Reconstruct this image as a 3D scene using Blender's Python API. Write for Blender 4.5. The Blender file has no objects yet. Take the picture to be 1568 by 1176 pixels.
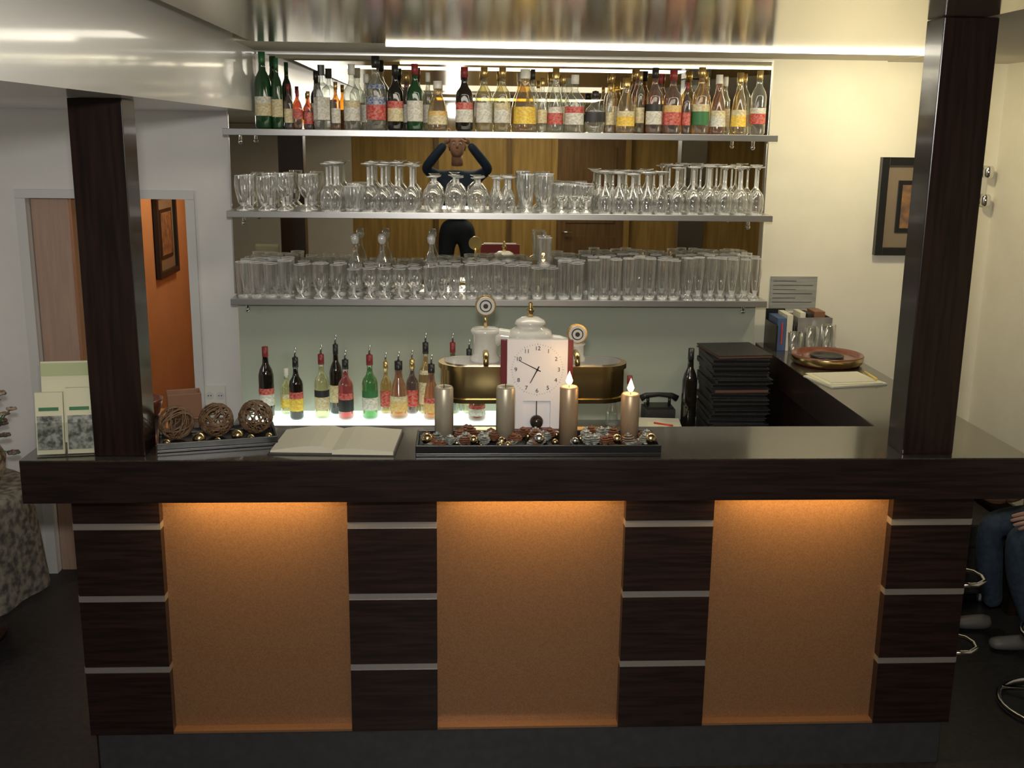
import bpy, math, random
from mathutils import Vector, Matrix
random.seed(7)
SC=bpy.context.scene
COL=SC.collection
pi=math.pi

# ---------------------------------------------------------------- materials
def mat(name,col,rough=0.5,metal=0.0,coat=0.0,emis=None,es=0.0,spec=0.5,noise=None,bump=0.0,trans=0.0):
    m=bpy.data.materials.new(name); m.use_nodes=True
    nt=m.node_tree; b=nt.nodes['Principled BSDF']
    b.inputs['Base Color'].default_value=(*col,1)
    b.inputs['Roughness'].default_value=rough
    b.inputs['Metallic'].default_value=metal
    b.inputs['Coat Weight'].default_value=coat
    b.inputs['Coat Roughness'].default_value=0.08
    b.inputs['Specular IOR Level'].default_value=spec
    b.inputs['Transmission Weight'].default_value=trans
    if emis:
        b.inputs['Emission Color'].default_value=(*emis,1); b.inputs['Emission Strength'].default_value=es
    if noise:
        tc=nt.nodes.new('ShaderNodeTexCoord'); mp=nt.nodes.new('ShaderNodeMapping')
        mp.inputs['Scale'].default_value=noise[0]
        nz=nt.nodes.new('ShaderNodeTexNoise'); nz.inputs['Scale'].default_value=1; nz.inputs['Detail'].default_value=5
        cr=nt.nodes.new('ShaderNodeValToRGB')
        cr.color_ramp.elements[0].position=0.38; cr.color_ramp.elements[1].position=0.62
        cr.color_ramp.elements[0].color=(*col,1); cr.color_ramp.elements[1].color=(*noise[1],1)
        nt.links.new(tc.outputs['Object'],mp.inputs['Vector']); nt.links.new(mp.outputs[0],nz.inputs['Vector'])
        nt.links.new(nz.outputs['Fac'],cr.inputs['Fac']); nt.links.new(cr.outputs[0],b.inputs['Base Color'])
        if bump:
            bp=nt.nodes.new('ShaderNodeBump'); bp.inputs['Strength'].default_value=bump; bp.inputs['Distance'].default_value=0.003
            nt.links.new(nz.outputs['Fac'],bp.inputs['Height']); nt.links.new(bp.outputs[0],b.inputs['Normal'])
    return m

def thin_glass(name,tint,blend=0.35,gl=(1,1,1),rough=0.03,mn=0.04,haze=0.0,mx=0.9):
    m=bpy.data.materials.new(name); m.use_nodes=True; nt=m.node_tree
    for n in list(nt.nodes): nt.nodes.remove(n)
    out=nt.nodes.new('ShaderNodeOutputMaterial'); mix=nt.nodes.new('ShaderNodeMixShader')
    tr=nt.nodes.new('ShaderNodeBsdfTransparent'); tr.inputs['Color'].default_value=(*tint,1)
    g=nt.nodes.new('ShaderNodeBsdfGlossy'); g.inputs['Color'].default_value=(*gl,1); g.inputs['Roughness'].default_value=rough
    lw=nt.nodes.new('ShaderNodeLayerWeight'); lw.inputs['Blend'].default_value=blend
    mr=nt.nodes.new('ShaderNodeMapRange'); mr.inputs['To Min'].default_value=mn; mr.inputs['To Max'].default_value=mx
    nt.links.new(lw.outputs['Facing'],mr.inputs['Value']); nt.links.new(mr.outputs[0],mix.inputs[0])
    nt.links.new(tr.outputs[0],mix.inputs[1]); nt.links.new(g.outputs[0],mix.inputs[2])
    if haze:
        d=nt.nodes.new('ShaderNodeBsdfDiffuse'); d.inputs['Color'].default_value=(.9,.9,.88,1)  # diffuse white put into the glass colour as a silvery haze
        m2=nt.nodes.new('ShaderNodeMixShader'); m2.inputs[0].default_value=haze
        nt.links.new(mix.outputs[0],m2.inputs[1]); nt.links.new(d.outputs[0],m2.inputs[2]); nt.links.new(m2.outputs[0],out.inputs[0])
    else: nt.links.new(mix.outputs[0],out.inputs[0])
    return m

def emit(name,col,s):
    return mat(name,(0.8,0.8,0.8),0.5,emis=col,es=s)

M={}
M['wall']=mat('wall_paint',(0.74,0.70,0.57),0.7,noise=((6,6,6),(0.77,0.73,0.60),),bump=0.05)
M['wall_cool']=mat('wall_paint_left',(0.70,0.68,0.65),0.7,noise=((6,6,6),(0.73,0.71,0.68)))
M['ceil']=mat('ceiling_paint',(0.60,0.56,0.47),0.6)
M['ceilg']=mat('ceiling_lacquer',(0.53,0.49,0.40),0.14,metal=0.85,noise=((5,1.0,5),(0.57,0.53,0.44)))
M['bulk']=mat('bulkhead_lacquer',(0.84,0.84,0.82),0.3,coat=0.5)
M['floor']=mat('dark_floor',(0.010,0.009,0.010),0.5,noise=((40,40,40),(0.02,0.018,0.02)))
M['wood']=mat('wenge_wood',(0.007,0.003,0.0027),0.36,noise=((6,60,90),(0.019,0.0085,0.007)),bump=0.1,coat=0.2)
M['woodv']=mat('wenge_wood_vertical',(0.009,0.0045,0.004),0.25,noise=((70,70,4),(0.022,0.010,0.008)),coat=0.4)
M['top']=mat('counter_top_stone',(0.032,0.027,0.02),0.2,noise=((120,120,120),(0.058,0.05,0.037)),coat=0.5)
M['steel']=mat('brushed_steel',(0.55,0.55,0.54),0.3,metal=0.9)
M['strip']=mat('aluminium_strip',(0.50,0.47,0.45),0.35,metal=0.75)
M['chrome']=mat('chrome',(0.8,0.8,0.8),0.08,metal=1)
M['plinth']=mat('plinth_laminate',(0.05,0.05,0.055),0.35,metal=0.3,noise=((30,30,30),(0.06,0.06,0.066)))
M['copper']=mat('copper_panel',(0.235,0.125,0.062),0.34,metal=0.4,noise=((260,260,260),(0.30,0.165,0.085)))
M['mirror']=mat('mirror_silver',(0.86,0.84,0.74),0.012,metal=1)
M['splash']=mat('backsplash_glass',(0.42,0.45,0.37),0.15,coat=0.5)
M['orange']=mat('orange_wall_paint',(0.50,0.26,0.12),0.6,noise=((5,5,5),(0.54,0.28,0.13)))
M['mauve']=mat('door_laminate',(0.38,0.25,0.19),0.5,noise=((60,60,4),(0.42,0.28,0.21)))
M['trimw']=mat('trim_paint',(0.60,0.60,0.58),0.4)
M['gold_wall']=mat('golden_wood_panel',(0.33,0.21,0.06),0.45,noise=((25,25,2),(0.46,0.30,0.095)))
M['darkdoor']=mat('dark_oak_door',(0.13,0.075,0.03),0.4,noise=((30,30,2),(0.19,0.11,0.05)))
M['black']=mat('black_lacquer',(0.012,0.012,0.012),0.3)
M['leather']=mat('black_leather',(0.018,0.016,0.015),0.5,noise=((80,80,80),(0.03,0.027,0.025)),bump=0.2)
M['paper']=mat('paper_white',(0.64,0.61,0.48),0.7)
M['cream']=mat('paper_cream',(0.72,0.69,0.48),0.6)
M['green_pr']=mat('print_green',(0.45,0.50,0.26),0.6)
M['darkpr']=mat('print_photo',(0.05,0.06,0.05),0.5,noise=((60,60,60),(0.4,0.4,0.35)))
M['acrylic']=thin_glass('clear_acrylic',(0.95,0.96,0.96),0.15,mx=.4)
M['glass']=thin_glass('clear_glass',(0.98,0.985,0.98),0.55,mn=0.06,haze=.03,rough=.05,mx=.95)
M['rim']=thin_glass('clear_glass_rim',(0.95,0.95,0.94),0.5,mn=0.35,haze=.38,rough=.12,mx=.95)  # bright edge highlight painted in as white haze
M['brass']=mat('brass',(0.72,0.54,0.24),0.22,metal=1)
M['ceramic']=mat('white_ceramic',(0.80,0.78,0.70),0.15,coat=0.6)
M['maroon']=mat('maroon_lacquer',(0.16,0.015,0.02),0.35)
M['clockw']=mat('clock_face_white',(0.82,0.81,0.83),0.35)
M['goldc']=mat('metallic_candle_wax',(0.50,0.45,0.34),0.4,metal=0.5)
M['goldr']=mat('metallic_candle_copper',(0.50,0.36,0.23),0.4,metal=0.5)
M['flame']=emit('candle_flame',(1,0.62,0.22),25)
M['waxglow']=mat('glowing_wax',(0.8,0.5,0.2),0.5,emis=(1,0.45,0.1),es=2.5)
M['rattan']=mat('rattan',(0.12,0.06,0.03),0.6,noise=((50,50,50),(0.20,0.12,0.06)))
M['goldball']=mat('gold_bauble',(0.75,0.60,0.34),0.2,metal=1)
M['silverball']=mat('silver_bauble',(0.75,0.75,0.73),0.2,metal=1)
M['cone']=mat('pine_cone',(0.16,0.06,0.03),0.6,noise=((60,60,60),(0.28,0.12,0.06)))
M['frost']=mat('frosted_cone',(0.18,0.21,0.18),0.45,metal=0.3,noise=((80,80,80),(0.6,0.62,0.58)))
M['socket']=mat('socket_plastic',(0.70,0.68,0.60),0.4)
M['lightbox']=emit('light_panel_glow',(0.80,1.0,0.86),1.2)
M['led']=emit('led_strip_glow',(1.0,0.93,0.74),9)
M['redbrown']=mat('redbrown_bowl',(0.16,0.04,0.02),0.25,coat=0.5)
M['boxwood']=mat('box_wood',(0.22,0.10,0.05),0.5)
M['jeans']=mat('denim',(0.02,0.035,0.06),0.8,noise=((40,40,40),(0.035,0.055,0.085)))
M['navy']=mat('navy_cloth',(0.012,0.018,0.03),0.8)
M['blue']=mat('blue_shirt',(0.014,0.035,0.08),0.8)
M['skin']=mat('skin',(0.50,0.29,0.21),0.5)
M['hair']=mat('hair_brown',(0.06,0.035,0.02),0.6)
M['eye']=mat('eye_white',(0.8,0.8,0.8),0.2)
M['iris']=mat('eye_iris',(0.03,0.02,0.015),0.2)
M['lip']=mat('lip',(0.42,0.14,0.12),0.4)
M['shoe']=mat('shoe_leather',(0.12,0.115,0.11),0.5)
M['floral']=mat('floral_cloth',(0.05,0.045,0.04),0.8,noise=((30,30,30),(0.20,0.18,0.15)))
M['floral2']=mat('dried_flower',(0.10,0.06,0.04),0.8,noise=((40,40,40),(0.40,0.33,0.24)))
M['blueb']=mat('book_blue',(0.06,0.10,0.20),0.5)
M['greyp']=mat('notice_grey',(0.24,0.24,0.22),0.6,noise=((6,1,90),(0.31,0.31,0.29)))
M['yellowp']=mat('pen_yellow',(0.75,0.5,0.08),0.4)
M['redp']=mat('red_plastic',(0.6,0.05,0.03),0.4)
M['art']=mat('art_print',(0.30,0.15,0.06),0.5,noise=((20,20,20),(0.12,0.07,0.05)))
M['matte_mount']=mat('picture_mount',(0.20,0.15,0.10),0.6)

# ---------------------------------------------------------------- builder
class B:
    def __init__(s): s.v=[];s.f=[];s.m=[];s.sm=[];s.mats=[];s.X=Matrix.Identity(4)
    def mi(s,k):
        if k not in s.mats: s.mats.append(k)
        return s.mats.index(k)
    def add(s,vs,fs,k,smooth=False):
        o=len(s.v); s.v+= [tuple(s.X@Vector(v)) for v in vs]
        for i,f in enumerate(fs):
            s.f.append([a+o for a in f]); kk=k[i] if isinstance(k,list) else k
            s.m.append(s.mi(kk)); s.sm.append(smooth)
    def box(s,x0,x1,y0,y1,z0,z1,k):
        s.add([(x0,y0,z0),(x1,y0,z0),(x1,y1,z0),(x0,y1,z0),(x0,y0,z1),(x1,y0,z1),(x1,y1,z1),(x0,y1,z1)],
              [(3,2,1,0),(4,5,6,7),(0,1,5,4),(1,2,6,5),(2,3,7,6),(3,0,4,7)],k)
    def prism(s,pts,z0,z1,k,smooth=False):
        n=len(pts)
        s.add([(x,y,z0) for x,y in pts]+[(x,y,z1) for x,y in pts],
              [tuple(range(n-1,-1,-1)),tuple(range(n,2*n))],k)
        s.add([(x,y,z0) for x,y in pts]+[(x,y,z1) for x,y in pts],
              [(i,(i+1)%n,n+(i+1)%n,n+i) for i in range(n)],k,smooth)
    def lathe(s,cx,cy,cz,prof,k,seg=20,front=None,smooth=True,sx=1,sy=1):
        vs=[];fs=[];ks=[]
        for p in prof:
            for j in range(seg):
                a=2*pi*j/seg; vs.append((cx+p[0]*math.cos(a)*sx,cy+p[0]*math.sin(a)*sy,cz+p[1]))
        for i in range(len(prof)-1):
            kk=k[i] if isinstance(k,list) else k
            for j in range(seg):
                fs.append((i*seg+j,i*seg+(j+1)%seg,(i+1)*seg+(j+1)%seg,(i+1)*seg+j))
                q=kk
                if front and i in front:
                    a=2*pi*(j+.5)/seg; d=abs((a-1.5*pi+pi)%(2*pi)-pi)
                    if d<front[i][1]: q=front[i][0]
                ks.append(q)
        s.add(vs,fs,ks,smooth)
    def sphere(s,c,r,k,seg=12,rings=8,sx=1,sy=1,sz=1):
        prof=[(max(1e-4,r*math.sin(pi*i/rings)),-r*math.cos(pi*i/rings)*sz) for i in range(rings+1)]
        s.lathe(c[0],c[1],c[2],prof,k,seg,sx=sx,sy=sy)
    def tube(s,pts,r,k,seg=8,closed=False,cap=True):
        pts=[Vector(p) for p in pts]; n=len(pts); vs=[];fs=[]
        t0=(pts[1]-pts[0]).normalized(); up=Vector((0,0,1)) if abs(t0.z)<.9 else Vector((1,0,0))
        nrm=t0.cross(up).normalized()
        for i in range(n):
            if closed: t=(pts[(i+1)%n]-pts[i-1]).normalized()
            else: t=(pts[min(i+1,n-1)]-pts[max(i-1,0)]).normalized()
            nrm=(nrm-t*nrm.dot(t)).normalized(); bi=t.cross(nrm)
            rr=r[i] if isinstance(r,list) else r
            for j in range(seg):
                a=2*pi*j/seg; vs.append(tuple(pts[i]+nrm*math.cos(a)*rr+bi*math.sin(a)*rr))
        for i in range(n if closed else n-1):
            i2=(i+1)%n
            for j in range(seg): fs.append((i*seg+j,i*seg+(j+1)%seg,i2*seg+(j+1)%seg,i2*seg+j))
        if not closed and cap:
            fs.append(tuple(range(seg-1,-1,-1))); fs.append(tuple((n-1)*seg+j for j in range(seg)))
        s.add(vs,fs,k,True)
    def disc(s,c,r,k,axis='z',seg=24,th=0.004):
        X=s.X.copy()
        if axis=='y': s.X=X@Matrix.Translation(c)@Matrix.Rotation(pi/2,4,'X')
        else: s.X=X@Matrix.Translation(c)
        s.lathe(0,0,0,[(1e-4,0),(r,0),(r,th),(1e-4,th)],k,seg,smooth=False); s.X=X
    def done(s,name,bevel=0,parent=None):
        me=bpy.data.meshes.new(name); me.from_pydata(s.v,[],s.f); me.update()
        for k in s.mats: me.materials.append(M[k])
        me.polygons.foreach_set('material_index',s.m); me.polygons.foreach_set('use_smooth',s.sm)
        xs=[v[0] for v in s.v];ys=[v[1] for v in s.v];zs=[v[2] for v in s.v]
        c=Vector(((min(xs)+max(xs))/2,(min(ys)+max(ys))/2,min(zs)))
        me.transform(Matrix.Translation(-c)); 
        o=bpy.data.objects.new(name,me); COL.objects.link(o); o.location=c
        if bevel:
            b=o.modifiers.new('bevel','BEVEL'); b.width=bevel; b.segments=2; b.limit_method='ANGLE'
        if parent: o.parent=parent
        return o

# ---------------------------------------------------------------- room shell
def shell(name,boxes):
    b=B()
    for x in boxes: b.box(*x)
    return b.done(name)
shell('floor',[(-3.2,3.4,-2.1,8.2,-.1,0,'floor')])
shell('wall_back',[(-3.2,-1.93,5.0,5.1,0,2.6,'wall_cool'),(-1.93,-1.22,5.0,5.1,1.80,2.6,'wall_cool'),(-1.22,-1.02,5.0,5.1,0,2.6,'wall_cool'),(-1.02,3.4,5.0,5.1,0,2.6,'wall')])
shell('wall_left',[(-3.3,-3.2,-2.1,8.2,0,2.6,'wall_cool')])
shell('wall_right',[(3.4,3.5,-2.1,5.1,0,2.6,'wall')])
shell('wall_right_return',[(2.51,2.61,4.42,5.0,0,2.6,'wall')])
shell('baseboard_right',[(2.495,2.51,4.42,4.985,0,.5,'woodv'),(2.495,2.61,4.405,4.42,0,.5,'woodv')])  # dark boarding added to darken the pale lower wall
shell('baseboard_back',[(1.72,2.495,4.985,5.0,0,.5,'woodv'),(2.61,3.4,4.985,5.0,0,.5,'woodv')])  # same added dark boarding along the back wall
b=B(); b.box(-3.3,3.5,-2.2,-2.1,0,2.6,'gold_wall')
b.done('wall_front')
b=B()
b.box(-3.2,-1.15,-2.1,-2.07,0,2.18,'wall_cool'); b.box(-.25,-.2,-2.1,-2.06,0,2.43,'darkdoor'); b.box(.55,.6,-2.1,-2.06,0,2.43,'darkdoor'); b.box(2.7,2.75,-2.1,-2.06,0,2.43,'darkdoor')
b.done('trim_front')
b=B()
b.box(1.1,1.85,-2.095,-2.05,0,2.1,'darkdoor'); b.box(1.2,1.75,-2.05,-2.04,1.15,1.98,'darkdoor'); b.box(1.2,1.75,-2.05,-2.04,.15,1.0,'darkdoor'); b.box(1.04,1.1,-2.095,-2.03,0,2.16,'gold_wall'); b.box(1.85,1.91,-2.095,-2.03,0,2.16,'gold_wall'); b.box(1.1,1.85,-2.095,-2.03,2.1,2.16,'gold_wall')
b.tube([(1.17,-2.04,1.05),(1.17,-1.99,1.05),(1.27,-1.99,1.05)],.01,'chrome')
b.done('oak_room_entrance')
# ceilings
b=B()
b.prism([(-.8,-2.1),(1.5,-2.1),(1.5,3.15),(1.95,4.42),(-.8,4.42)],2.44,2.52,'ceilg')
b.prism([(1.5,-2.1),(3.4,-2.1),(3.4,5.0),(1.95,5.0),(1.95,4.42),(1.5,3.15)],2.44,2.52,'ceil')
b.box(-.9,1.95,4.47,5.0,2.445,2.52,'ceil'); b.box(-.9,1.95,4.40,4.48,2.47,2.52,'ceil')
b.done('ceiling')
b=B(); b.prism([(-3.2,-2.1),(-.775,-2.1),(-.885,4.99),(-3.2,4.99)],2.185,2.6,'bulk'); b.done('ceiling_bulkhead')
b=B(); b.box(-.28,1.93,4.433,4.45,2.43,2.442,'led'); b.done('led_strip_light')
# corridor
shell('wall_corridor',[(-1.85,-1.75,5.1,8.1,0,2.4,'orange'),(-1.85,-.7,8.1,8.2,0,2.4,'orange'),(-.8,-.7,5.1,8.1,0,2.4,'orange')])
shell('ceiling_corridor',[(-1.85,-.7,5.1,8.2,2.4,2.5,'ceil')])
b=B(); b.box(-1.925,-1.76,5.03,5.07,0,1.79,'mauve'); b.tube([(-1.8,5.03,.95),(-1.8,4.98,.95),(-1.88,4.98,.95)],.009,'chrome'); b.done('door_1')
b=B()
b.box(-1.975,-1.93,4.98,5.0,0,1.795,'trimw'); b.box(-1.225,-1.185,4.98,5.0,0,1.795,'trimw'); b.box(-1.975,-1.185,4.98,5.0,1.796,1.835,'trimw')
b.done('trim_1')

def picture(name,w,h,X):
    b=B(); b.X=X; f=.035
    b.box(-w/2,w/2,-.006,0,0,h,'black')
    b.box(-w/2,-w/2+f,-.03,0,0,h,'black'); b.box(w/2-f,w/2,-.03,0,0,h,'black'); b.box(-w/2+f,w/2-f,-.03,0,0,f,'black'); b.box(-w/2+f,w/2-f,-.03,0,h-f,h,'black')
    b.box(-w/2+f,w/2-f,-.012,-.006,f,h-f,'matte_mount')
    b.box(-w/2+f+.055,w/2-f-.055,-.018,-.012,f+.07,h-f-.07,'black')
    b.box(-w/2+f+.075,w/2-f-.075,-.020,-.018,f+.09,h-f-.09,'art')
    return b.done(name,.002)
picture('framed_picture',.37,.45,Matrix.Translation((2.14,4.999,1.568)))
picture('framed_picture',.44,.50,Matrix.Translation((-1.749,6.56,1.25))@Matrix.Rotation(pi/2,4,'Z'))

# ---------------------------------------------------------------- bar counter
b=B()
OUT=[(-1.285,3.1),(1.77,3.1),(1.77,4.98),(1.42,4.98),(1.42,3.47),(-.85,3.47),(-.85,3.72),(-1.285,3.72)]
b.prism(OUT,1.015,1.144,'wood'); b.prism(OUT,1.144,1.148,'top')
b.box(-1.2,1.68,3.30,3.45,0,1.015,'wood'); b.box(1.44,1.68,3.45,4.98,0,1.015,'wood'); b.box(-1.2,-.87,3.45,3.70,0,1.015,'wood')
cols=[(-1.2,-.932),(-.347,-.064),(.541,.827),(1.414,1.68)]
zs=[.16,.381,.403,.629,.651,.873,.895,1.015]
for x0,x1 in cols:
    for i in range(0,8,2): b.box(x0,x1,3.25,3.30,zs[i],zs[i+1],'wood')
    for z in (.381,.629,.873): b.box(x0,x1,3.253,3.30,z,z+.022,'strip')
for z in (.381,.629,.873):
    b.box(1.68,1.684,3.255,4.9,z,z+.022,'strip'); b.box(-1.204,-1.2,3.255,3.68,z,z+.022,'strip')
for x0,x1 in [(-.932,-.347),(-.064,.541),(.827,1.414)]:
    b.box(x0,x1,3.288,3.30,.16,1.015,'copper'); b.box(x0,x1,3.252,3.29,.16,.168,'copper')
b.box(-1.18,1.66,3.262,3.31,0,.16,'plinth')
b.done('bar_counter')
for nm,(x0,x1,zt) in (('a',(-1.08,-.93,2.184)),('b',(1.378,1.538,2.439))):
    b=B(); b.box(x0,x1,3.14,3.26,1.148,zt,'woodv'); b.done('wooden_post',.003)
for z in (.64,.392):
    b=B(); b.tube([(1.686,3.30,z),(1.75,3.30,z),(1.79,3.33,z),(1.80,3.37,z),(1.79,3.41,z),(1.75,3.44,z),(1.686,3.44,z)],.008,'chrome'); b.done('chrome_hook')

# back counter
b=B(); b.box(-1.0,1.415,4.42,4.98,.1,.77,'black'); b.box(-1.02,1.415,4.4,4.98,.77,.80,'top'); b.box(-.98,1.4,4.48,4.98,0,.1,'black')
for i in range(4):
    x=-.98+i*.6; b.box(x,x+.58,4.405,4.42,.13,.75,'wood'); b.tube([(x+.2,4.405,.7),(x+.2,4.385,.7),(x+.38,4.385,.7),(x+.38,4.405,.7)],.006,'chrome')
b.done('back_bar_cabinet',.002)
b=B(); b.box(-.93,.3,4.60,4.855,.805,.845,'lightbox'); b.box(-.94,.31,4.59,4.60,.80,.845,'steel'); b.box(-.94,.31,4.60,4.855,.80,.805,'steel'); b.done('illuminated_bottle_tray')
b=B(); b.box(-.985,1.375,4.86,4.998,.80,1.35,'splash'); b.done('glass_backsplash')
b=B(); b.box(-1.016,1.416,4.985,4.999,1.37,2.43,'mirror'); b.box(-1.022,-1.016,4.98,4.999,1.37,2.43,'steel'); b.box(1.416,1.422,4.98,4.999,1.37,2.43,'steel'); b.box(-.88,1.422,4.98,4.999,2.43,2.438,'steel')
b.done('wall_mirror')
SZ=(2.11,1.763,1.381)
for z in SZ:
    b=B(); b.box(-.995,1.396,4.75,4.98,z-.028,z,'steel')
    for x in (-.93,1.3): b.lathe(x,4.80,z-.055,[(1e-4,0),(.008,0),(.008,.027)],'chrome',10); b.sphere((x,4.80,z-.055),.011,'chrome',10,6)
    b.done('bar_shelf',.002)

# ---------------------------------------------------------------- bottles
def bcol(name,tint,dark=False):
    if name in M: return name
    if dark: M[name]=mat(name,tint,0.06,coat=1.0,spec=0.6)
    else: M[name]=thin_glass(name,tint,0.3,mn=0.05,haze=.06,rough=.06)
    return name
GL={'green':bcol('bottle_green_glass',(0.012,0.06,0.02),True),'dark':bcol('bottle_dark_glass',(0.012,0.009,0.007),True),
    'clear':bcol('bottle_clear_glass',(0.90,0.92,0.88)),'amber':bcol('bottle_amber_liquid',(0.72,0.40,0.08)),'gold':bcol('bottle_golden_liquid',(0.90,0.74,0.32)),
    'red':bcol('bottle_red_liquid',(0.80,0.05,0.03)),'lgreen':bcol('bottle_bright_green_liquid',(0.10,0.60,0.08)),'brown':bcol('bottle_brown_liquid',(0.40,0.16,0.05)),
    'olive':bcol('bottle_olive_glass',(0.50,0.50,0.18)),'pale':bcol('bottle_pale_liquid',(0.93,0.90,0.66))}
M['l_white']=mat('label_white',(0.80,0.78,0.70),0.5,noise=((90,90,120),(0.55,0.52,0.42)))
M['l_cream']=mat('label_cream',(0.76,0.69,0.44),0.5,noise=((90,90,120),(0.55,0.45,0.25)))
M['l_yellow']=mat('label_yellow',(0.88,0.70,0.10),0.5,noise=((90,90,120),(0.75,0.42,0.06)))
M['l_red']=mat('label_red',(0.50,0.025,0.03),0.5,noise=((90,90,120),(0.6,0.22,0.16)))
M['l_black']=mat('label_black',(0.02,0.02,0.02),0.5)
M['l_orange']=mat('label_orange',(0.70,0.36,0.08),0.5,noise=((90,90,120),(0.7,0.55,0.25)))
M['l_green']=mat('label_green',(0.04,0.18,0.06),0.5)
M['l_blue']=mat('label_blue',(0.05,0.10,0.28),0.5,noise=((90,90,120),(0.5,0.5,0.5)))
M['c_gold']=mat('cap_gold',(0.7,0.5,0.2),0.3,metal=0.9)
M['c_red']=mat('cap_red',(0.25,0.03,0.03),0.4); M['c_black']=mat('cap_black',(0.02,0.02,0.02),0.35); M['c_white']=mat('cap_white',(0.75,0.73,0.65),0.4); M['c_green']=mat('cap_green',(0.03,0.15,0.05),0.4)
M['c_steel']=mat('pourer_steel',(0.6,0.6,0.6),0.25,metal=1)

def bottle(x,y,z,h,r,glass,label,cap,shape='std',lab2=None,name='liquor_bottle',pour=False):
    b=B(); g=GL[glass]; c='c_'+cap; L='l_'+label if label else g; L2='l_'+(lab2 or label) if label else g
    if shape=='wine':   P=[(1e-4,.006),(r*.8,0),(r,.008),(r,.16*h),(r*1.015,.17*h),(r*1.015,.42*h),(r,.43*h),(r,.60*h),(r*.8,.68*h),(r*.42,.76*h),(r*.37,.86*h),(r*.40,.865*h),(r*.40,h),(1e-4,h)];li=4;cs=10
    elif shape=='round':P=[(1e-4,.006),(r*.6,0),(r*.85,.05*h),(r,.2*h),(r*1.01,.26*h),(r*1.01,.50*h),(r*.85,.58*h),(r*.5,.66*h),(r*.28,.72*h),(r*.26,.82*h),(r*.33,.83*h),(r*.33,.98*h),(1e-4,h)];li=4;cs=10
    elif shape=='square':P=[(1e-4,.006),(r*.9,0),(r,.01),(r,.14*h),(r*1.01,.15*h),(r*1.01,.50*h),(r,.51*h),(r,.62*h),(r*.85,.68*h),(r*.35,.73*h),(r*.33,.84*h),(r*.42,.845*h),(r*.42,h),(1e-4,h)];li=4;cs=10
    elif shape=='taper':P=[(1e-4,.006),(r*.9,0),(r,.012),(r*.97,.12*h),(r*.97,.13*h),(r*.92,.40*h),(r*.9,.41*h),(r*.72,.58*h),(r*.45,.70*h),(r*.36,.80*h),(r*.42,.85*h),(r*.42,h),(1e-4,h)];li=4;cs=10
    else:               P=[(1e-4,.006),(r*.85,0),(r,.01),(r,.13*h),(r*1.012,.14*h),(r*1.012,.45*h),(r,.46*h),(r,.56*h),(r*.88,.62*h),(r*.5,.69*h),(r*.36,.75*h),(r*.34,.84*h),(r*.42,.845*h),(r*.42,h),(1e-4,h)];li=4;cs=11
    ks=[g]*(len(P)-1)
    for i in range(cs,len(P)-1): ks[i]=c
    i=li; r0,z0=P[i]; r1,z1=P[i+1]
    P2=P[:i+1]+[(r0*.35+r1*.65,z0*.35+z1*.65)]+P[i+1:]
    ks=ks[:i]+[ks[i]]+ks[i:]
    fr={i:(L,1.5),i+1:(L2,1.5)} if label else None
    if label and shape=='std' and h>.29: fr[i+4]=(L2,1.3)
    seg=8 if shape=='square' else 20
    X=Matrix.Translation((x,y,z))
    if shape=='square': X=X@Matrix.Rotation(pi/8,4,'Z')
    b.X=X
    b.lathe(0,0,0,P2,ks,seg,front=fr,smooth=(shape!='square'),sy=.55 if shape=='round' else 1)
    if pour:
        b.X=Matrix.Translation((x,y,z+h)); b.tube([(0,0,-.004),(0,0,.02),(.004,0,.045)],[.006,.004,.003],'c_steel',8)
    return b.done(name)

yb=4.85; zt=2.11
top=[(-.835,.32,.036,'green','cream','green','wine','white'),(-.775,.295,.024,'green','cream','green','wine',None),(-.729,.19,.020,'brown','cream','red','std',None),
(-.687,.165,.020,'amber','red','red','round',None),(-.644,.16,.020,'brown','red','gold','std',None),(-.584,.27,.037,'clear','white','black','square',None),
(-.524,.20,.02,'amber','white','gold','std',None),(-.455,.275,.036,'clear','white','white','std','cream'),(-.351,.31,.042,'clear','red','black','std','blue'),(-.268,.275,.035,'dark','cream','black','std','red'),
(-.183,.28,.035,'green','white','red','std','white'),(-.085,.21,.045,'gold','cream','white','taper','orange'),(.031,.27,.038,'dark','white','red','std','red'),
(.117,.27,.036,'pale','white','gold','std',None),(.196,.27,.036,'pale','white','gold','std','cream'),(.295,.265,.052,'gold','yellow','white','taper','yellow'),(.372,.23,.022,'clear','cream','gold','wine',None),
(.430,.27,.036,'clear','red','gold','taper','white'),(.513,.245,.042,'clear','white','white','std','red'),(.604,.18,.044,'clear','black','black','round',None),(.672,.21,.020,'clear','cream','gold','wine',None),
(.738,.235,.042,'gold','yellow','gold','taper','cream'),(.803,.265,.020,'olive','cream','gold','wine',None),(.864,.28,.036,'amber','white','black','std','black'),(.944,.27,.040,'amber','red','red','std','orange'),
(1.007,.22,.020,'brown','red','red','wine',None),(1.070,.285,.038,'gold','green','gold','std','cream'),(1.150,.255,.036,'amber','white','white','taper','cream'),(1.24,.265,.035,'gold','yellow','gold','taper','cream'),(1.328,.275,.034,'clear','red','gold','wine','white')]
for (x,h,r,g,l,c,s,l2) in top: bottle(x,yb+random.uniform(-.01,.01),zt,h,r,g,l,c,s,l2)
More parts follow.
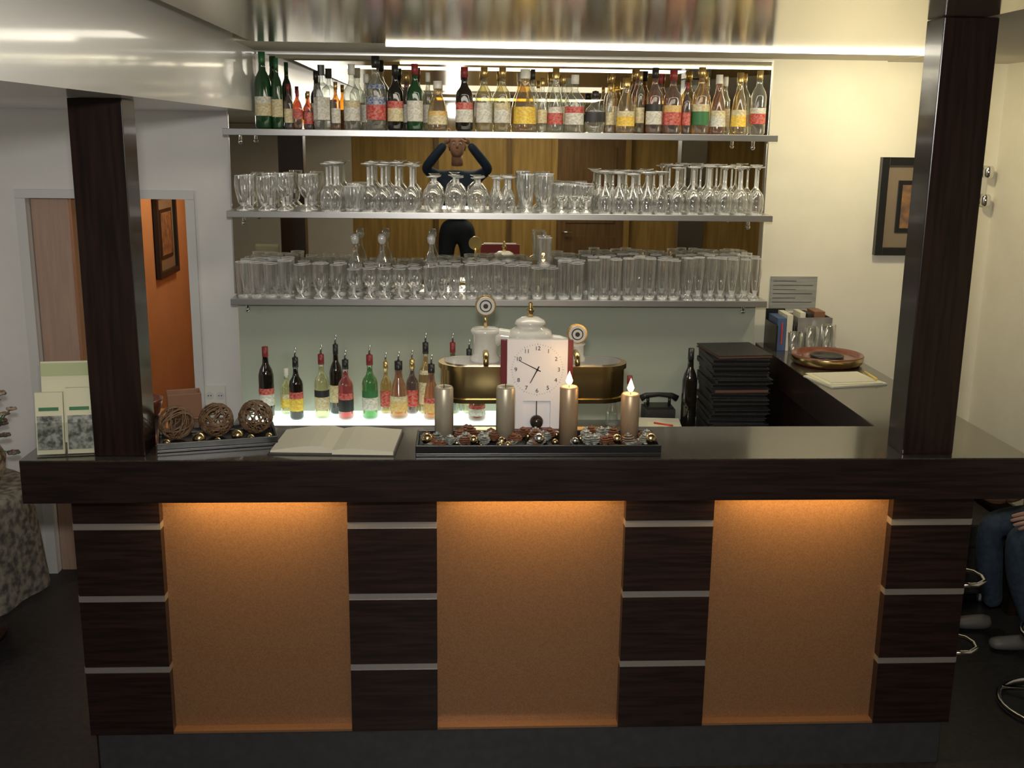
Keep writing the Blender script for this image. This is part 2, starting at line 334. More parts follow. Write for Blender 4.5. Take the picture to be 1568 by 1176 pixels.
for (x,h,r,g,l,c) in [(-.62,.25,.024,'dark','cream','black'),(-.40,.24,.026,'clear','white','white'),(-.225,.25,.026,'brown','white','gold'),(-.13,.25,.024,'clear','white','white'),(.335,.27,.024,'clear','white','black'),(.47,.25,.026,'clear','cream','gold'),(.69,.26,.026,'gold','white','gold'),(.80,.28,.024,'amber','cream','gold'),(.905,.26,.024,'brown','cream','red'),(1.11,.27,.024,'gold','white','gold'),(1.20,.25,.024,'clear','cream','white')]:
    bottle(x,4.94,zt,h,r,g,l,c,'std')
zb=.845
low=[(-.855,4.76,.32,.034,'dark','white','red','wine','red'),(-.775,4.815,.21,.028,'pale','yellow','white','std','cream'),(-.717,4.72,.28,.031,'dark','yellow','black','std','red'),(-.606,4.74,.29,.033,'pale','cream','red','std','black'),
(-.55,4.82,.32,.03,'dark','cream','black','wine',None),(-.497,4.72,.27,.034,'red','black','black','std','red'),(-.39,4.73,.29,.035,'lgreen','white','red','std','green'),(-.325,4.82,.24,.026,'gold','red','gold','std',None),(-.262,4.74,.26,.042,'amber','orange','black','taper','cream'),
(-.205,4.82,.25,.028,'brown','red','gold','std',None),(-.143,4.82,.33,.032,'gold','cream','black','std',None),(-.115,4.72,.25,.036,'amber','orange','black','taper','red'),(-.02,4.82,.33,.032,'olive','cream','red','wine',None),(.055,4.82,.30,.03,'pale','cream','black','std',None),(.09,4.70,.18,.04,'brown','white','black','taper','red')]
for i,(x,y,h,r,g,l,c,s,l2) in enumerate(low): bottle(x,y,zb,h,r,g,l,c,s,l2,pour=(i not in(0,1)))
bottle(1.055,4.72,.80,.37,.034,'dark',None,'black','wine',name='wine_bottle')
bottle(.79,4.78,.80,.23,.03,'clear','red','red','std',name='liquor_bottle')
bottle(.71,4.76,.80,.18,.03,'clear',None,'steel','taper',name='glass_cruet')

# ---------------------------------------------------------------- glassware (G=body, R=rims and feet with a painted white highlight)
def gl(b,x,y,z,P,K,seg=14): b.lathe(x,y,z,P,[('rim' if c=='R' else 'glass') for c in K],seg)
def inv_wine(b,x,y,z,h,r): gl(b,x,y,z,[(r*.8,0),(r*.82,.02*h),(r*.95,.12*h),(r,.28*h),(r*.85,.42*h),(r*.3,.52*h),(.005,.56*h),(.0045,.92*h),(r*.35,.965*h),(r*.88,.98*h),(r*.9,h)],'RGGGGRRGGR')
def inv_flute(b,x,y,z,h,r): gl(b,x,y,z,[(r*.8,0),(r*.82,.02*h),(r,.2*h),(r*.85,.45*h),(.006,.66*h),(.0045,.9*h),(r*.4,.96*h),(r*.98,.98*h),(r,h)],'RGGGRGGR')
def balloon(b,x,y,z,h,r): gl(b,x,y,z,[(r*.65,0),(r*.68,.02*h),(r*.9,.2*h),(r,.42*h),(r*.85,.62*h),(r*.4,.76*h),(.006,.80*h),(.006,.93*h),(r*.6,.98*h),(r*.62,h)],'RGGGGRRGR',16)
def tumbler(b,x,y,z,h,r): gl(b,x,y,z,[(1e-4,.003),(r*.76,0),(r*.80,.012),(r*.9,.5*h),(r*.99,.975*h),(r,h)],'GRGGR')
def highball(b,x,y,z,h,r): gl(b,x,y,z,[(1e-4,.004),(r*.86,0),(r*.88,.014),(r,.98*h),(r,h)],'GRGR')
def goblet(b,x,y,z,h,r): gl(b,x,y,z,[(r*.8,0),(r*.8,.004),(.007,.02),(.006,.35*h),(r*.6,.45*h),(r,.65*h),(r*.91,.975*h),(r*.9,h)],'RGRGGGR')
def tulip(b,x,y,z,h,r): gl(b,x,y,z,[(r*.8,0),(r*.8,.005),(.009,.02),(.009,.15*h),(r*.55,.22*h),(r*.85,.5*h),(r,.75*h),(r*.9,.98*h),(r*.9,h)],'RGRRGGGR')
def decanter(b,x,y,z,h,r): gl(b,x,y,z,[(1e-4,.005),(r*.9,0),(r,.02),(r,.45*h),(r*.8,.58*h),(r*.35,.70*h),(r*.3,.84*h),(r*.5,.87*h),(r*.55,.93*h),(r*.4,h),(1e-4,h)],'GRGGGGRRRR',16)
def fill(b,z,groups,yys):
    for x0,x1,fn,h,r in groups:
        n=max(2,round((x1-x0)/(2.05*r)))
        for k,yy in enumerate(yys if r<.04 else (4.805,4.915)):
            f=fn[k%len(fn)] if isinstance(fn,tuple) else fn
            for i in range(n): f(b,x0+r+(x1-x0-2*r)*i/(n-1)+random.uniform(-.004,.004)+(0,.01,-.006)[k],yy+random.uniform(-.006,.006),z,h*random.uniform(.96,1.04),r)
b=B(); z=SZ[1]
fill(b,z,[(-.965,-.80,(tulip,goblet,tumbler),.15,.033),(-.79,-.62,(goblet,tulip),.155,.034),(-.60,-.50,inv_wine,.205,.032),(-.49,-.42,tumbler,.11,.03),(-.42,-.17,inv_wine,.205,.034),(-.15,.13,balloon,.155,.044),(.15,.25,inv_flute,.15,.027),(.27,.42,(tulip,tumbler),.17,.033),(.43,.60,(goblet,tulip),.125,.032),(.615,.93,(inv_flute,inv_wine),.18,.033),(.94,1.36,inv_wine,.21,.032)],(4.79,4.86,4.935))
b.done('stemware_glasses')
b=B(); z=SZ[2]
fill(b,z,[(-.975,-.73,(tumbler,tulip,tumbler),.16,.032),(-.72,-.50,(tulip,tumbler,tulip),.15,.031),(-.49,-.16,(goblet,tulip),.135,.032),(-.15,.02,(tulip,goblet),.15,.030),(.03,.33,(tumbler,tulip,goblet),.155,.032),(.45,.57,tumbler,.17,.032),(.58,1.0,(highball,tulip,highball),.185,.027),(1.01,1.37,(tulip,highball,highball),.19,.026)],(4.785,4.855,4.935))
for yy in (4.79,4.87):
    for x in (.36,.42): tumbler(b,x,yy,z,.14,.031)
    tumbler(b,.39,yy,z+.145,.13,.033)
for x in (-.455,-.335,-.115): decanter(b,x,4.85,z,.28,.034)
b.done('tumbler_glasses')

# ---------------------------------------------------------------- counter top items
T=1.148
b=B()
b.box(-.125,.622,3.125,3.305,T,T+.012,'black')
for a in ((-.125,.622,3.125,3.133),(-.125,.622,3.297,3.305),(-.125,-.117,3.133,3.297),(.614,.622,3.133,3.297)): b.box(*a,T+.012,T+.036,'black')
tray=b.done('candle_tray',.002)
def pillar(x,y,h,k,lit):
    b=B(); r=.029; z=T+.012
    b.lathe(x,y,z,[(1e-4,0),(r,0),(r,h-.006),(r-.004,h),(r*.75,h-.003),(r*.5,h-.012),(1e-4,h-.014)],[k,k,k,k,'waxglow' if lit else k,'waxglow' if lit else k],24)
    b.tube([(x,y,z+h-.014),(x,y,z+h+.006)],.0015,'black',6)
    if lit: b.lathe(x,y,z+h+.003,[(1e-4,0),(.008,.006),(.011,.014),(.006,.028),(1e-4,.044)],'flame',12)
    b.done('pillar_candle')
for x,h,k,l in ((-.04,.182,'goldc',0),(.15,.183,'goldc',0),(.347,.183,'goldr',1),(.539,.160,'goldr',1)): pillar(x,3.235,h,k,l)
def cone(b,x,y,z,r,k):
    for i in range(5):
        rr=r*math.sin(pi*(i+1)/6.3); zz=z+i*r*.33
        b.lathe(x,y,zz,[(rr*.5,0),(rr,r*.22),(rr*.95,r*.28),(rr*.4,r*.30)],k,9,smooth=False)
    b.sphere((x,y,z+r*1.6),r*.3,k,6,4)
b=B(); cand=[-.04,.15,.347,.539]
for i in range(170):
    x=random.uniform(-.10,.60); y=random.uniform(3.152,3.28); r=random.uniform(.011,.019)
    if min(math.hypot(x-c,y-3.235) for c in cand)<.03+r: continue
    k=random.choice(['cone','cone','frost','cone','goldball','frost'])
    if k in('cone','frost'): cone(b,x,y,T+.013+random.choice((0,.014)),r*1.15,k)
    else: b.sphere((x,y,T+.013+r),r*.8,k,12,8)
for x,y,r,k in ((.25,3.155,.018,'silverball'),(-.09,3.16,.018,'goldball'),(.05,3.155,.015,'goldball'),(.49,3.16,.016,'goldball'),(.593,3.155,.018,'goldball'),(.36,3.152,.012,'silverball')): b.sphere((x,y,T+.03+r),r,k,14,10)
b.done('pine_cone_potpourri')

X=Matrix.Translation((-.752,3.30,T))@Matrix.Rotation(math.radians(14),4,'Z')
b=B(); b.X=X
b.box(-.18,.18,-.09,.09,0,.01,'black')
for a in ((-.18,.18,-.09,-.082),(-.18,.18,.082,.09),(-.18,-.172,-.082,.082),(.172,.18,-.082,.082)): b.box(*a,.01,.03,'black')
b.done('decorative_tray',.002)
def rattan(c,r):
    b=B(); c=Vector(c)
    for i in range(26):
        n=Vector((random.gauss(0,1),random.gauss(0,1),random.gauss(0,1))).normalized(); u=n.orthogonal().normalized(); w=n.cross(u); off=random.uniform(-.35,.35)*r; rr=math.sqrt(r*r-off*off)
        b.tube([c+n*off+(u*math.cos(a)+w*math.sin(a))*rr*random.uniform(.97,1.0) for a in [2*pi*j/22 for j in range(22)]],.0022,'rattan',5,closed=True)
    b.done('rattan_ball')
for p in ((-.12,.015,.066),(0,.02,.066),(.122,.03,.066)): rattan(X@Vector(p),.053)
b=B(); b.X=X
for x,y,r in ((-.055,-.06,.02),(.06,-.05,.019),(.155,-.06,.012),(-.15,-.065,.013),(.1,-.065,.012),(.0,-.068,.011)): b.sphere((x,y,.0105+r),r,'goldball',14,10)
b.done('gold_baubles')

b=B()
def page(x0,x1,y0,y1,hs,k,z):
    n=len(hs)-1; vs=[];fs=[]
    for i in range(n+1):
        x=x0+(x1-x0)*i/n; vs+=[(x,y0,T+z+hs[i]),(x,y1,T+z+hs[i]),(x,y0,T+z*0.2),(x,y1,T+z*0.2)]
    for i in range(n):
        a=4*i;c=a+4; fs+=[(a,c,c+1,a+1),(a+2,c+2,c,a),(a+1,c+1,c+3,a+3)]
    fs+=[(0,1,3,2),(4*n,4*n+2,4*n+3,4*n+1)]
    b.add(vs,fs,k,False)
b.X=Matrix.Translation((-.37,3.28,0))@Matrix.Rotation(math.radians(-3),4,'Z')
page(-.19,0,-.12,.12,[0,.006,.012,.016,.016,.006],'paper',.008); page(0,.185,-.135,.12,[.006,.012,.012,.009,.006,.004],'paper',.010)
b.X=b.X@Matrix.Translation((0,0,T)); b.box(-.195,.19,-.14,.125,.0,.003,'leather')
b.done('guest_book')

# pendulum clock
b=B(); cx=.26; y=3.425
b.box(cx-.118,cx+.118,y,y+.02,T,T+.302,'maroon'); b.box(cx-.118,cx+.118,y-.03,y+.03,T,T+.012,'maroon')
b.box(cx-.098,cx+.098,y-.022,y,T+.105,T+.308,'clockw'); b.box(cx-.098,cx-.045,y-.022,y,T+.012,T+.105,'clockw'); b.box(cx+.045,cx+.098,y-.022,y,T+.012,T+.105,'clockw')
b.box(cx-.045,cx+.045,y-.004,y,T+.012,T+.105,'clockw')
cz=T+.21; fy=y-.0235
b.tube([(cx,y-.012,T+.105),(cx,y-.012,T+.05)],.0018,'black',6); b.sphere((cx,y-.026,T+.037),.022,'iris',18,12)
def hand(ang,l,w):
    a=math.radians(ang); d=Vector((math.sin(a),0,math.cos(a))); n=Vector((math.cos(a),0,-math.sin(a)))
    o=Vector((cx,fy,cz)); v=[o-d*.012-n*w,o-d*.012+n*w,o+d*l+n*w*.5,o+d*l-n*w*.5]; v2=[p+Vector((0,-.0015,0)) for p in v]
    b.add([tuple(p) for p in v2+v],[(0,1,2,3),(7,6,5,4),(0,4,5,1),(1,5,6,2),(2,6,7,3),(3,7,4,0)],'black')
hand(297,.068,.0016); hand(207,.05,.002); b.disc((cx,fy-.001,cz),.004,'black','y',16,.003)
for i in range(60):
    a=2*pi*i/60; r0=.081; r1=.084 if i%5 else .087
    d=Vector((math.sin(a),0,math.cos(a))); n=Vector((math.cos(a),0,-math.sin(a)))*.0005; o=Vector((cx,fy+.001,cz))
    b.add([tuple(o+d*r0-n),tuple(o+d*r0+n),tuple(o+d*r1+n),tuple(o+d*r1-n)],[(0,1,2,3)],'black')
clock=b.done('pendulum_clock')
for i in range(1,13):
    a=2*pi*i/12; cu=bpy.data.curves.new('numeral','FONT'); cu.body=str(i); cu.size=.019; cu.align_x='CENTER'; cu.align_y='CENTER'; cu.extrude=.0003
    o=bpy.data.objects.new('numeral_%d'%i,cu); COL.objects.link(o); cu.materials.append(M['black']); o.parent=clock
    o.location=Vector((cx+.07*math.sin(a),fy-.0005,cz+.07*math.cos(a)))-clock.location; o.rotation_euler=(pi/2,0,0)

# beer tap
b=B(); Y=3.86
def stadium(x0,x1,r,n=16):
    p=[]
    for i in range(n+1): a=-pi/2+pi*i/n; p.append((x1-r+r*math.cos(a),Y+r*math.sin(a)))
    for i in range(n+1): a=pi/2+pi*i/n; p.append((x0+r+r*math.cos(a),Y+r*math.sin(a)))
    return p
b.prism(stadium(-.06,.615,.095),1.165,1.285,'brass',True)
b.prism(stadium(-.068,.623,.103),1.155,1.170,'brass',True); b.prism(stadium(-.068,.623,.103),1.272,1.290,'brass',True)
b.prism(stadium(-.045,.60,.08),1.290,1.294,'steel',True)
b.lathe(.266,Y,.82,[(.09,0),(.09,.015),(.06,.03),(.055,.335)],'brass',24)
b.lathe(.103,Y,1.294,[(.055,0),(.055,.012),(.046,.02),(.044,.03),(.046,.095),(.054,.103),(.054,.112),(.048,.118),(1e-4,.122)],'ceramic',28)
b.lathe(.43,Y,1.294,[(.04,0),(.04,.012),(.034,.02),(.034,.055),(.04,.062),(1e-4,.066)],'ceramic',28)
b.lathe(.266,Y,1.294,[(.055,0),(.045,.01),(.045,.03),(.07,.05),(.082,.07),(.085,.09),(.075,.112),(.05,.125),(.05,.132),(.06,.137),(.05,.15),(.03,.16),(1e-4,.163)],'ceramic',32)
b.lathe(.266,Y,1.455,[(1e-4,0),(.012,0),(.008,.012),(.014,.022),(.014,.03),(.006,.038),(.009,.05),(1e-4,.058)],'brass',16)
b.tube([(.103,Y,1.35),(.16,Y,1.385),(.266,Y,1.37),(.37,Y,1.36),(.43,Y,1.34)],.028,'ceramic',14)
b.tube([(.103,Y,1.41),(.103,Y,1.47)],.006,'brass'); b.tube([(.437,Y,1.35),(.437,Y,1.37)],.006,'brass')
def medal2(x,z,r):
    b.disc((x,Y-.004,z),r*1.05,'brass','y',28,.014); b.disc((x,Y-.019,z),r*.9,'ceramic','y',28,.003); b.disc((x,Y-.0225,z),r*.62,'l_black','y',20,.002); b.disc((x,Y-.025,z),r*.5,'ceramic','y',20,.002); b.disc((x,Y-.0275,z),r*.25,'l_black','y',12,.002)
medal2(.103,1.497,.036); medal2(.437,1.395,.035)
for x in (.103,.43): b.tube([(x,Y-.03,1.33),(x,Y-.09,1.33),(x,Y-.115,1.30)],[.012,.011,.009],'brass',10)
b.done('beer_tap')
b=B(); b.box(-.82,1.41,3.475,4.03,.78,.82,'steel'); b.box(-.82,1.41,3.6,4.0,.0,.78,'black'); b.done('underbar_worktop')

# brochure holder
b=B(); b.X=Matrix.Translation((-1.168,3.18,T))@Matrix.Rotation(math.radians(8),4,'Z')
def sl(x0,x1,z0,z1,y0,lean,k,th=.003):
    b.add([(x0,y0,z0),(x1,y0,z0),(x1,y0+th,z0),(x0,y0+th,z0),(x0,y0+lean,z1),(x1,y0+lean,z1),(x1,y0+lean+th,z1),(x0,y0+lean+th,z1)],
          [(3,2,1,0),(4,5,6,7),(0,1,5,4),(1,2,6,5),(2,3,7,6),(3,0,4,7)],k)
b.box(-.08,.08,-.05,.06,0,.004,'acrylic')
sl(-.08,.08,.004,.26,.02,.035,'acrylic')
sl(-.07,.075,.03,.272,.012,.034,'cream',.006)
sl(-.07,.075,.23,.268,.010+.027,.006,'green_pr',.001)
for x0,dz in ((-.083,-.012),(.003,0)):
    sl(x0,x0+.078,.006,.20+dz,-.03,.03,'cream',.012); sl(x0+.004,x0+.074,.02,.12,-.0315,.016,'darkpr',.001); sl(x0+.01,x0+.066,.135,.145,-.0315+.019,.002,'l_green',.001)
    sl(x0-.002,x0+.08,.0,.10,-.037,.016,'acrylic',.002)
b.done('brochure_holder')

b=B(); b.X=Matrix.Translation((-.925,3.60,T))@Matrix.Rotation(.3,4,'Z')
b.box(-.055,.055,-.04,.04,0,.008,'boxwood'); b.box(-.055,.055,-.04,-.034,.008,.09,'boxwood'); b.box(-.055,.055,.034,.04,.008,.09,'boxwood'); b.box(-.055,-.049,-.034,.034,.008,.09,'boxwood'); b.box(.049,.055,-.034,.034,.008,.09,'boxwood')
b.box(-.045,.045,-.03,.03,.008,.07,'paper')
b.done('napkin_box',.002)
def bowl(name,x,y,z,r,h,k):
    b=B(); b.lathe(x,y,z,[(1e-4,0),(r*.75,0),(r*.85,h*.15),(r,h*.8),(r*1.03,h),(r*.95,h),(r*.88,h*.7),(r*.75,h*.3),(1e-4,h*.28)],k,36); b.done(name)
bowl('red_bowl',-1.08,3.62,T,.075,.06,'redbrown')
b=B(); 
b.lathe(1.60,4.5,T,[(1e-4,0),(.135,0),(.15,.012),(.155,.04),(.152,.045),(.145,.045),(.138,.03),(.13,.028),(1e-4,.028)],['redbrown','redbrown','brass','redbrown','redbrown','redbrown','redbrown','redbrown'],40)
b.lathe(1.60,4.5,T+.028,[(.07,0),(.072,.01),(.066,.01),(.06,.003),(1e-4,.003)],'black',24)
b.done('round_serving_tray')
b=B(); b.X=Matrix.Translation((1.565,4.17,T))@Matrix.Rotation(.25,4,'Z')
b.box(-.13,.12,-.11,.10,0,.006,'paper'); b.X=b.X@Matrix.Rotation(-.12,4,'Z'); b.box(-.12,.11,-.10,.11,.006,.010,'cream'); b.box(-.10,.09,-.08,.09,.010,.013,'paper')
b.tube([(.10,-.07,.018),(.12,.07,.018)],.004,'yellowp',8); b.tube([(.12,.07,.018),(.122,.085,.018)],[.004,.001],'black',8)
b.done('order_pad')
b=B(); 
b.box(1.46,1.50,4.78,4.93,T,T+.15,'blueb'); b.box(1.503,1.53,4.78,4.93,T,T+.165,'paper'); b.box(1.45,1.457,4.76,4.94,T,T+.12,'black'); b.box(1.533,1.54,4.76,4.94,T,T+.12,'black'); b.box(1.45,1.54,4.94,4.95,T,T+.17,'black'); b.box(1.478,1.484,4.775,4.78,T+.03,T+.13,'redp')
b.done('binder_rack',.001)
b=B()
b.box(1.56,1.72,4.80,4.95,T,T+.006,'steel')
for a in ((1.56,1.72,4.80,4.806),(1.56,1.72,4.944,4.95),(1.56,1.566,4.806,4.944),(1.714,1.72,4.806,4.944)): b.box(*a,T+.006,T+.15,'steel')
b.box(1.575,1.60,4.82,4.93,T+.02,T+.17,'paper'); b.box(1.61,1.63,4.82,4.93,T+.02,T+.165,'leather'); b.box(1.64,1.69,4.82,4.93,T+.02,T+.175,'boxwood')
b.done('steel_organiser',.001)
for x,y,h in ((1.60,4.72,.12),(1.52,4.70,.10),(1.68,4.73,.13)):
    b=B(); b.lathe(x,y,T,[(1e-4,.004),(.026,0),(.028,.008),(.033,h),(.031,h),(.026,.014),(1e-4,.014)],'glass',18); b.done('drinking_glass')

b=B(); z=.80
for i in range(16):
    dx=random.uniform(-.01,.006); dy=random.uniform(-.012,.01); t=.0225
    b.X=Matrix.Translation((1.245+dx,4.685+dy,z))@Matrix.Rotation(random.uniform(-.05,.05),4,'Z')
    b.box(-.125,.125,-.15,.15,.001,.005,'leather'); b.box(-.125,.125,-.15,.15,t-.005,t-.001,'leather'); b.box(-.12,.118,-.145,.145,.005,t-.005,'boxwood' if i in(9,) else 'black'); b.box(-.127,-.122,-.15,.15,.001,t-.001,'leather')
    z+=t
b.X=Matrix.Translation((1.24,4.68,z))@Matrix.Rotation(.1,4,'Z')
b.box(-.125,.125,-.15,.15,.001,.004,'leather'); b.box(-.12,.12,-.145,.145,.004,.012,'boxwood'); b.box(-.125,.125,-.15,.15,.012,.016,'leather')
b.done('menu_folder_stack')
b=B(); b.X=Matrix.Translation((.90,4.63,.80))@Matrix.Rotation(-.1,4,'Z'); b.box(-.10,.10,-.12,.08,0,.045,'leather'); b.box(-.10,.10,-.12,.08,.045,.049,'paper'); b.box(-.05,.09,-.09,.0,.049,.051,'cream'); b.tube([(-.02,-.03,.055),(.06,-.07,.055)],.004,'redp'); b.done('notepad')
b=B(); b.X=Matrix.Translation((.93,4.79,.80))
b.prism([(-.07,-.05),(.07,-.05),(.07,.06),(-.07,.06)],0,.08,'leather'); b.box(-.06,.06,-.045,.05,.08,.09,'black')
b.tube([(-.085,0,.12),(-.06,0,.135),(0,0,.14),(.06,0,.135),(.085,0,.12)],[.016,.013,.010,.013,.016],'black',12)
b.tube([(-.05,0,.09),(-.05,0,.13)],.007,'black'); b.tube([(.05,0,.09),(.05,0,.13)],.007,'black')
b.done('telephone')

b=B(); b.box(1.478,1.70,4.992,4.999,1.31,1.462,'greyp')
for i in range(6): b.box(1.49,1.60+.08*(i%2),4.991,4.992,1.44-.02*i,1.442-.02*i,'black')
b.done('wall_notice')
b=B(); b.box(-1.185,-1.09,4.99,4.999,.84,.93,'socket'); 
for x in (-1.162,-1.113): b.disc((x,4.9905,.885),.019,'trimw','y',20,.002); b.disc((x-.006,4.988,.885),.003,'black','y',8,.001); b.disc((x+.006,4.988,.885),.003,'black','y',8,.001)
b.done('power_socket',.002)
b=B(); 
for z in (1.93,1.80): b.lathe(2.455,4.96,z,[(1e-4,0),(.018,0),(.022,.01),(.022,.045),(.015,.055),(1e-4,.055)],'chrome',18); b.tube([(2.455,4.999,z+.028),(2.455,4.97,z+.028)],.008,'chrome')
b.box(2.443,2.467,4.992,4.999,1.80,1.985,'chrome')
b.done('wall_hook')

# table with cloth on the left
b=B(); cx,cy=-2.16,4.28; n=48
prof=[(1e-4,.66),(.36,.66),(.385,.65),(.40,.58),(.41,.45),(.42,.3),(.425,.22)]
vs=[];fs=[]
for i,(r,z) in enumerate(prof):
    for j in range(n):
        a=2*pi*j/n; w=1+(.0 if i<3 else .035*(i-2)/4*math.sin(a*9+.4)+.02*(i-2)/4*math.sin(a*5)); vs.append((cx+r*w*math.cos(a),cy+r*w*math.sin(a),z))
for i in range(len(prof)-1):
    for j in range(n): fs.append((i*n+j,i*n+(j+1)%n,(i+1)*n+(j+1)%n,(i+1)*n+j))
b.add(vs,fs,'floral',True)
b.tube([(cx,cy,0),(cx,cy,.65)],.04,'black',12); b.lathe(cx,cy,0,[(1e-4,0),(.25,0),(.25,.02),(.05,.04)],'black',24)
b.done('draped_table')
b=B()
fx,fy2=-1.97,4.35
b.lathe(fx,fy2,.66,[(1e-4,0),(.07,0),(.10,.05),(.11,.12),(.08,.18),(.09,.2),(.08,.2),(.07,.17)],'floral2',24)
for i in range(90):
    a=random.uniform(0,2*pi); r=random.uniform(0,.17); z=.84+random.uniform(0,.30)-r*.5; p=Vector((fx+r*math.cos(a),fy2+r*math.sin(a),z))
    b.tube([(fx,fy2,.82),p],.0025,'l_green',5,cap=False)
    k=random.choice(['floral2','floral','cone','floral2']); s=random.uniform(.016,.026)
    for q in range(6):
        t=2*pi*q/6; b.sphere((p.x+s*.8*math.cos(t),p.y+s*.8*math.sin(t),p.z),s*.62,k,6,4,sz=.6)
    b.sphere(p,s*.5,'cone',6,4)
b.done('flower_arrangement')

# bar stool
b=B(); x,y=2.27,3.60
ring=[(x+.2*math.cos(2*pi*i/32),y+.2*math.sin(2*pi*i/32),.014) for i in range(32)]
b.tube(ring,.013,'chrome',8,closed=True)
for k in range(4):
    a=pi/4+k*pi/2; b.tube([(x+.2*math.cos(a),y+.2*math.sin(a),.014),(x+.1*math.cos(a),y+.1*math.sin(a),.05),(x+.03*math.cos(a),y+.03*math.sin(a),.10)],.011,'chrome',8)
b.tube([(x,y,.06),(x,y,.74)],.026,'chrome',16)
fr=[(x+.15*math.cos(2*pi*i/28),y+.15*math.sin(2*pi*i/28),.30) for i in range(28)]; b.tube(fr,.010,'chrome',8,closed=True)
b.tube([(x-.15,y,.30),(x+.15,y,.30)],.008,'chrome')
b.lathe(x,y,.73,[(1e-4,0),(.15,0),(.175,.015),(.18,.04),(.17,.06),(.1,.07),(1e-4,.072)],'leather',28)
b.done('bar_stool')
b=B(); b.box(1.80,2.48,4.50,4.97,.06,.30,'leather'); b.box(1.80,2.135,4.46,4.90,.30,.42,'leather'); b.box(2.145,2.48,4.46,4.90,.30,.42,'leather'); b.box(1.80,2.48,4.90,4.975,.30,.62,'leather')  # bench added to make the background below the counter dark
for x in (1.84,2.42):
    for y in (4.54,4.9): b.box(x,x+.03,y,y+.03,0,.06,'steel')
b.done('leather_bench',.015)

# ---------------------------------------------------------------- people
def skin_obj(name,verts,edges,radii,k,parent,root=0,sub=2):
    me=bpy.data.meshes.new(name); me.from_pydata(verts,edges,[]); me.update()
    o=bpy.data.objects.new(name,me); COL.objects.link(o); o.parent=parent
    sk=o.modifiers.new('skin','SKIN'); sk.use_smooth_shade=True
    for i,sv in enumerate(me.skin_vertices[0].data):
        r=radii[i]; sv.radius=(r,r) if not isinstance(r,tuple) else r; sv.use_root=(i==root)
    o.modifiers.new('sub','SUBSURF').levels=sub; o.modifiers['sub'].render_levels=sub
    me.materials.append(M[k]); return o
def chainify(chains):
    vs=[];rs=[];es=[];ix={}
    for ch in chains:
        prev=None
        for p,r in ch:
            key=tuple(round(c,4) for c in p)
            if key not in ix: ix[key]=len(vs); vs.append(p); rs.append(r)
            i=ix[key]
            if prev is not None and (prev,i) not in es: es.append((prev,i))
            prev=i
    return vs,es,rs
def hand_at(par,name,w,d,side):
    w=Vector(w); d=Vector(d).normalized(); s=Vector(side); s=(s-d*s.dot(d)).normalized(); n=d.cross(s)
    ch=[[(tuple(w-d*.02),.024),(tuple(w+d*.03),.028),(tuple(w+d*.075),.03)]]
    for i,(off,l) in enumerate(((.028,.07),(.010,.078),(-.009,.072),(-.027,.056))):
        b0=w+d*.08+s*off; q1=b0+d*l*.5+n*.008; q2=q1+d*l*.3+n*.014; q3=q2+d*l*.2+n*.016
        ch.append([(tuple(w+d*.055+s*off*.7),.012),(tuple(b0),.010),(tuple(q1),.009),(tuple(q2),.008),(tuple(q3),.007)])
    ch.append([(tuple(w+d*.02+s*.015),.014),(tuple(w+d*.05+s*.045),.011),(tuple(w+d*.075+s*.058+n*.01),.009),(tuple(w+d*.095+s*.06+n*.02),.008)])
    for i,c in enumerate(ch):
        v,e,r=chainify([c]); skin_obj(name+'_'+['palm','index','middle','ring','little','thumb'][i],v,e,r,'skin',par,0,1)
def head_at(par,c,fwd,up=(0,0,1),hair='hair'):
    f=Vector(fwd).normalized(); u=Vector(up).normalized(); s=f.cross(u).normalized(); u=s.cross(f)
    R=Matrix((( s.x,f.x,u.x,c[0]),(s.y,f.y,u.y,c[1]),(s.z,f.z,u.z,c[2]),(0,0,0,1)))
    b=B(); b.X=R
    n=20; prof=[(1e-3,-.118),(.035,-.112),(.055,-.09),(.066,-.055),(.074,-.015),(.078,.02),(.077,.055),(.066,.09),(.042,.112),(1e-3,.12)]
    vs=[];fs=[]
    for (r,z) in prof:
        for j in range(n):
            a=2*pi*j/n; yy=math.sin(a); k=1.18 if yy<0 or z>-.03 else 1.12
            vs.append((r*math.cos(a),r*yy*k+(.018 if z<-.05 else 0),z))
    for i in range(len(prof)-1):
        for j in range(n): fs.append((i*n+j,i*n+(j+1)%n,(i+1)*n+(j+1)%n,(i+1)*n+j))
    b.add(vs,fs,'skin',True)
    b.tube([(0,.082,.02),(0,.100,-.015),(0,.090,-.032)],[.008,.014,.010],'skin',10)
    for sx in (-1,1):
        b.sphere((sx*.030,.078,.008),.013,'eye',12,8); b.sphere((sx*.030,.088,.008),.0062,'iris',10,6); b.tube([(sx*.014,.089,.030),(sx*.030,.088,.034),(sx*.046,.076,.029)],.0035,hair,6)
        b.sphere((sx*.080,-.005,-.005),.028,'skin',10,8,sx=.35,sy=.7,sz=1.1)
    b.tube([(-.024,.080,-.058),(0,.090,-.056),(.024,.080,-.058)],[.003,.006,.003],'lip',8)
    b.tube([(0,-.01,-.09),(0,-.03,-.19)],[.052,.056],'skin',14)
    vs=[];fs=[];P=[(.080,.0),(.084,.03),(.084,.06),(.074,.098),(.046,.124),(1e-3,.132)]
    for i,(r,z) in enumerate(P):
        for j in range(n):
            a=2*pi*j/n; yy=math.sin(a); zz=z
            if yy>.2 and i<3: zz=max(z,.066)
            if yy<-.1 and i==0: zz=-.06
            vs.append((r*math.cos(a),r*yy*1.2-.004,zz))
    for i in range(len(P)-1):
        for j in range(n): fs.append((i*n+j,i*n+(j+1)%n,(i+1)*n+(j+1)%n,(i+1)*n+j))
    b.add(vs,fs,hair,True)
    o=b.done('head'); o.parent=par
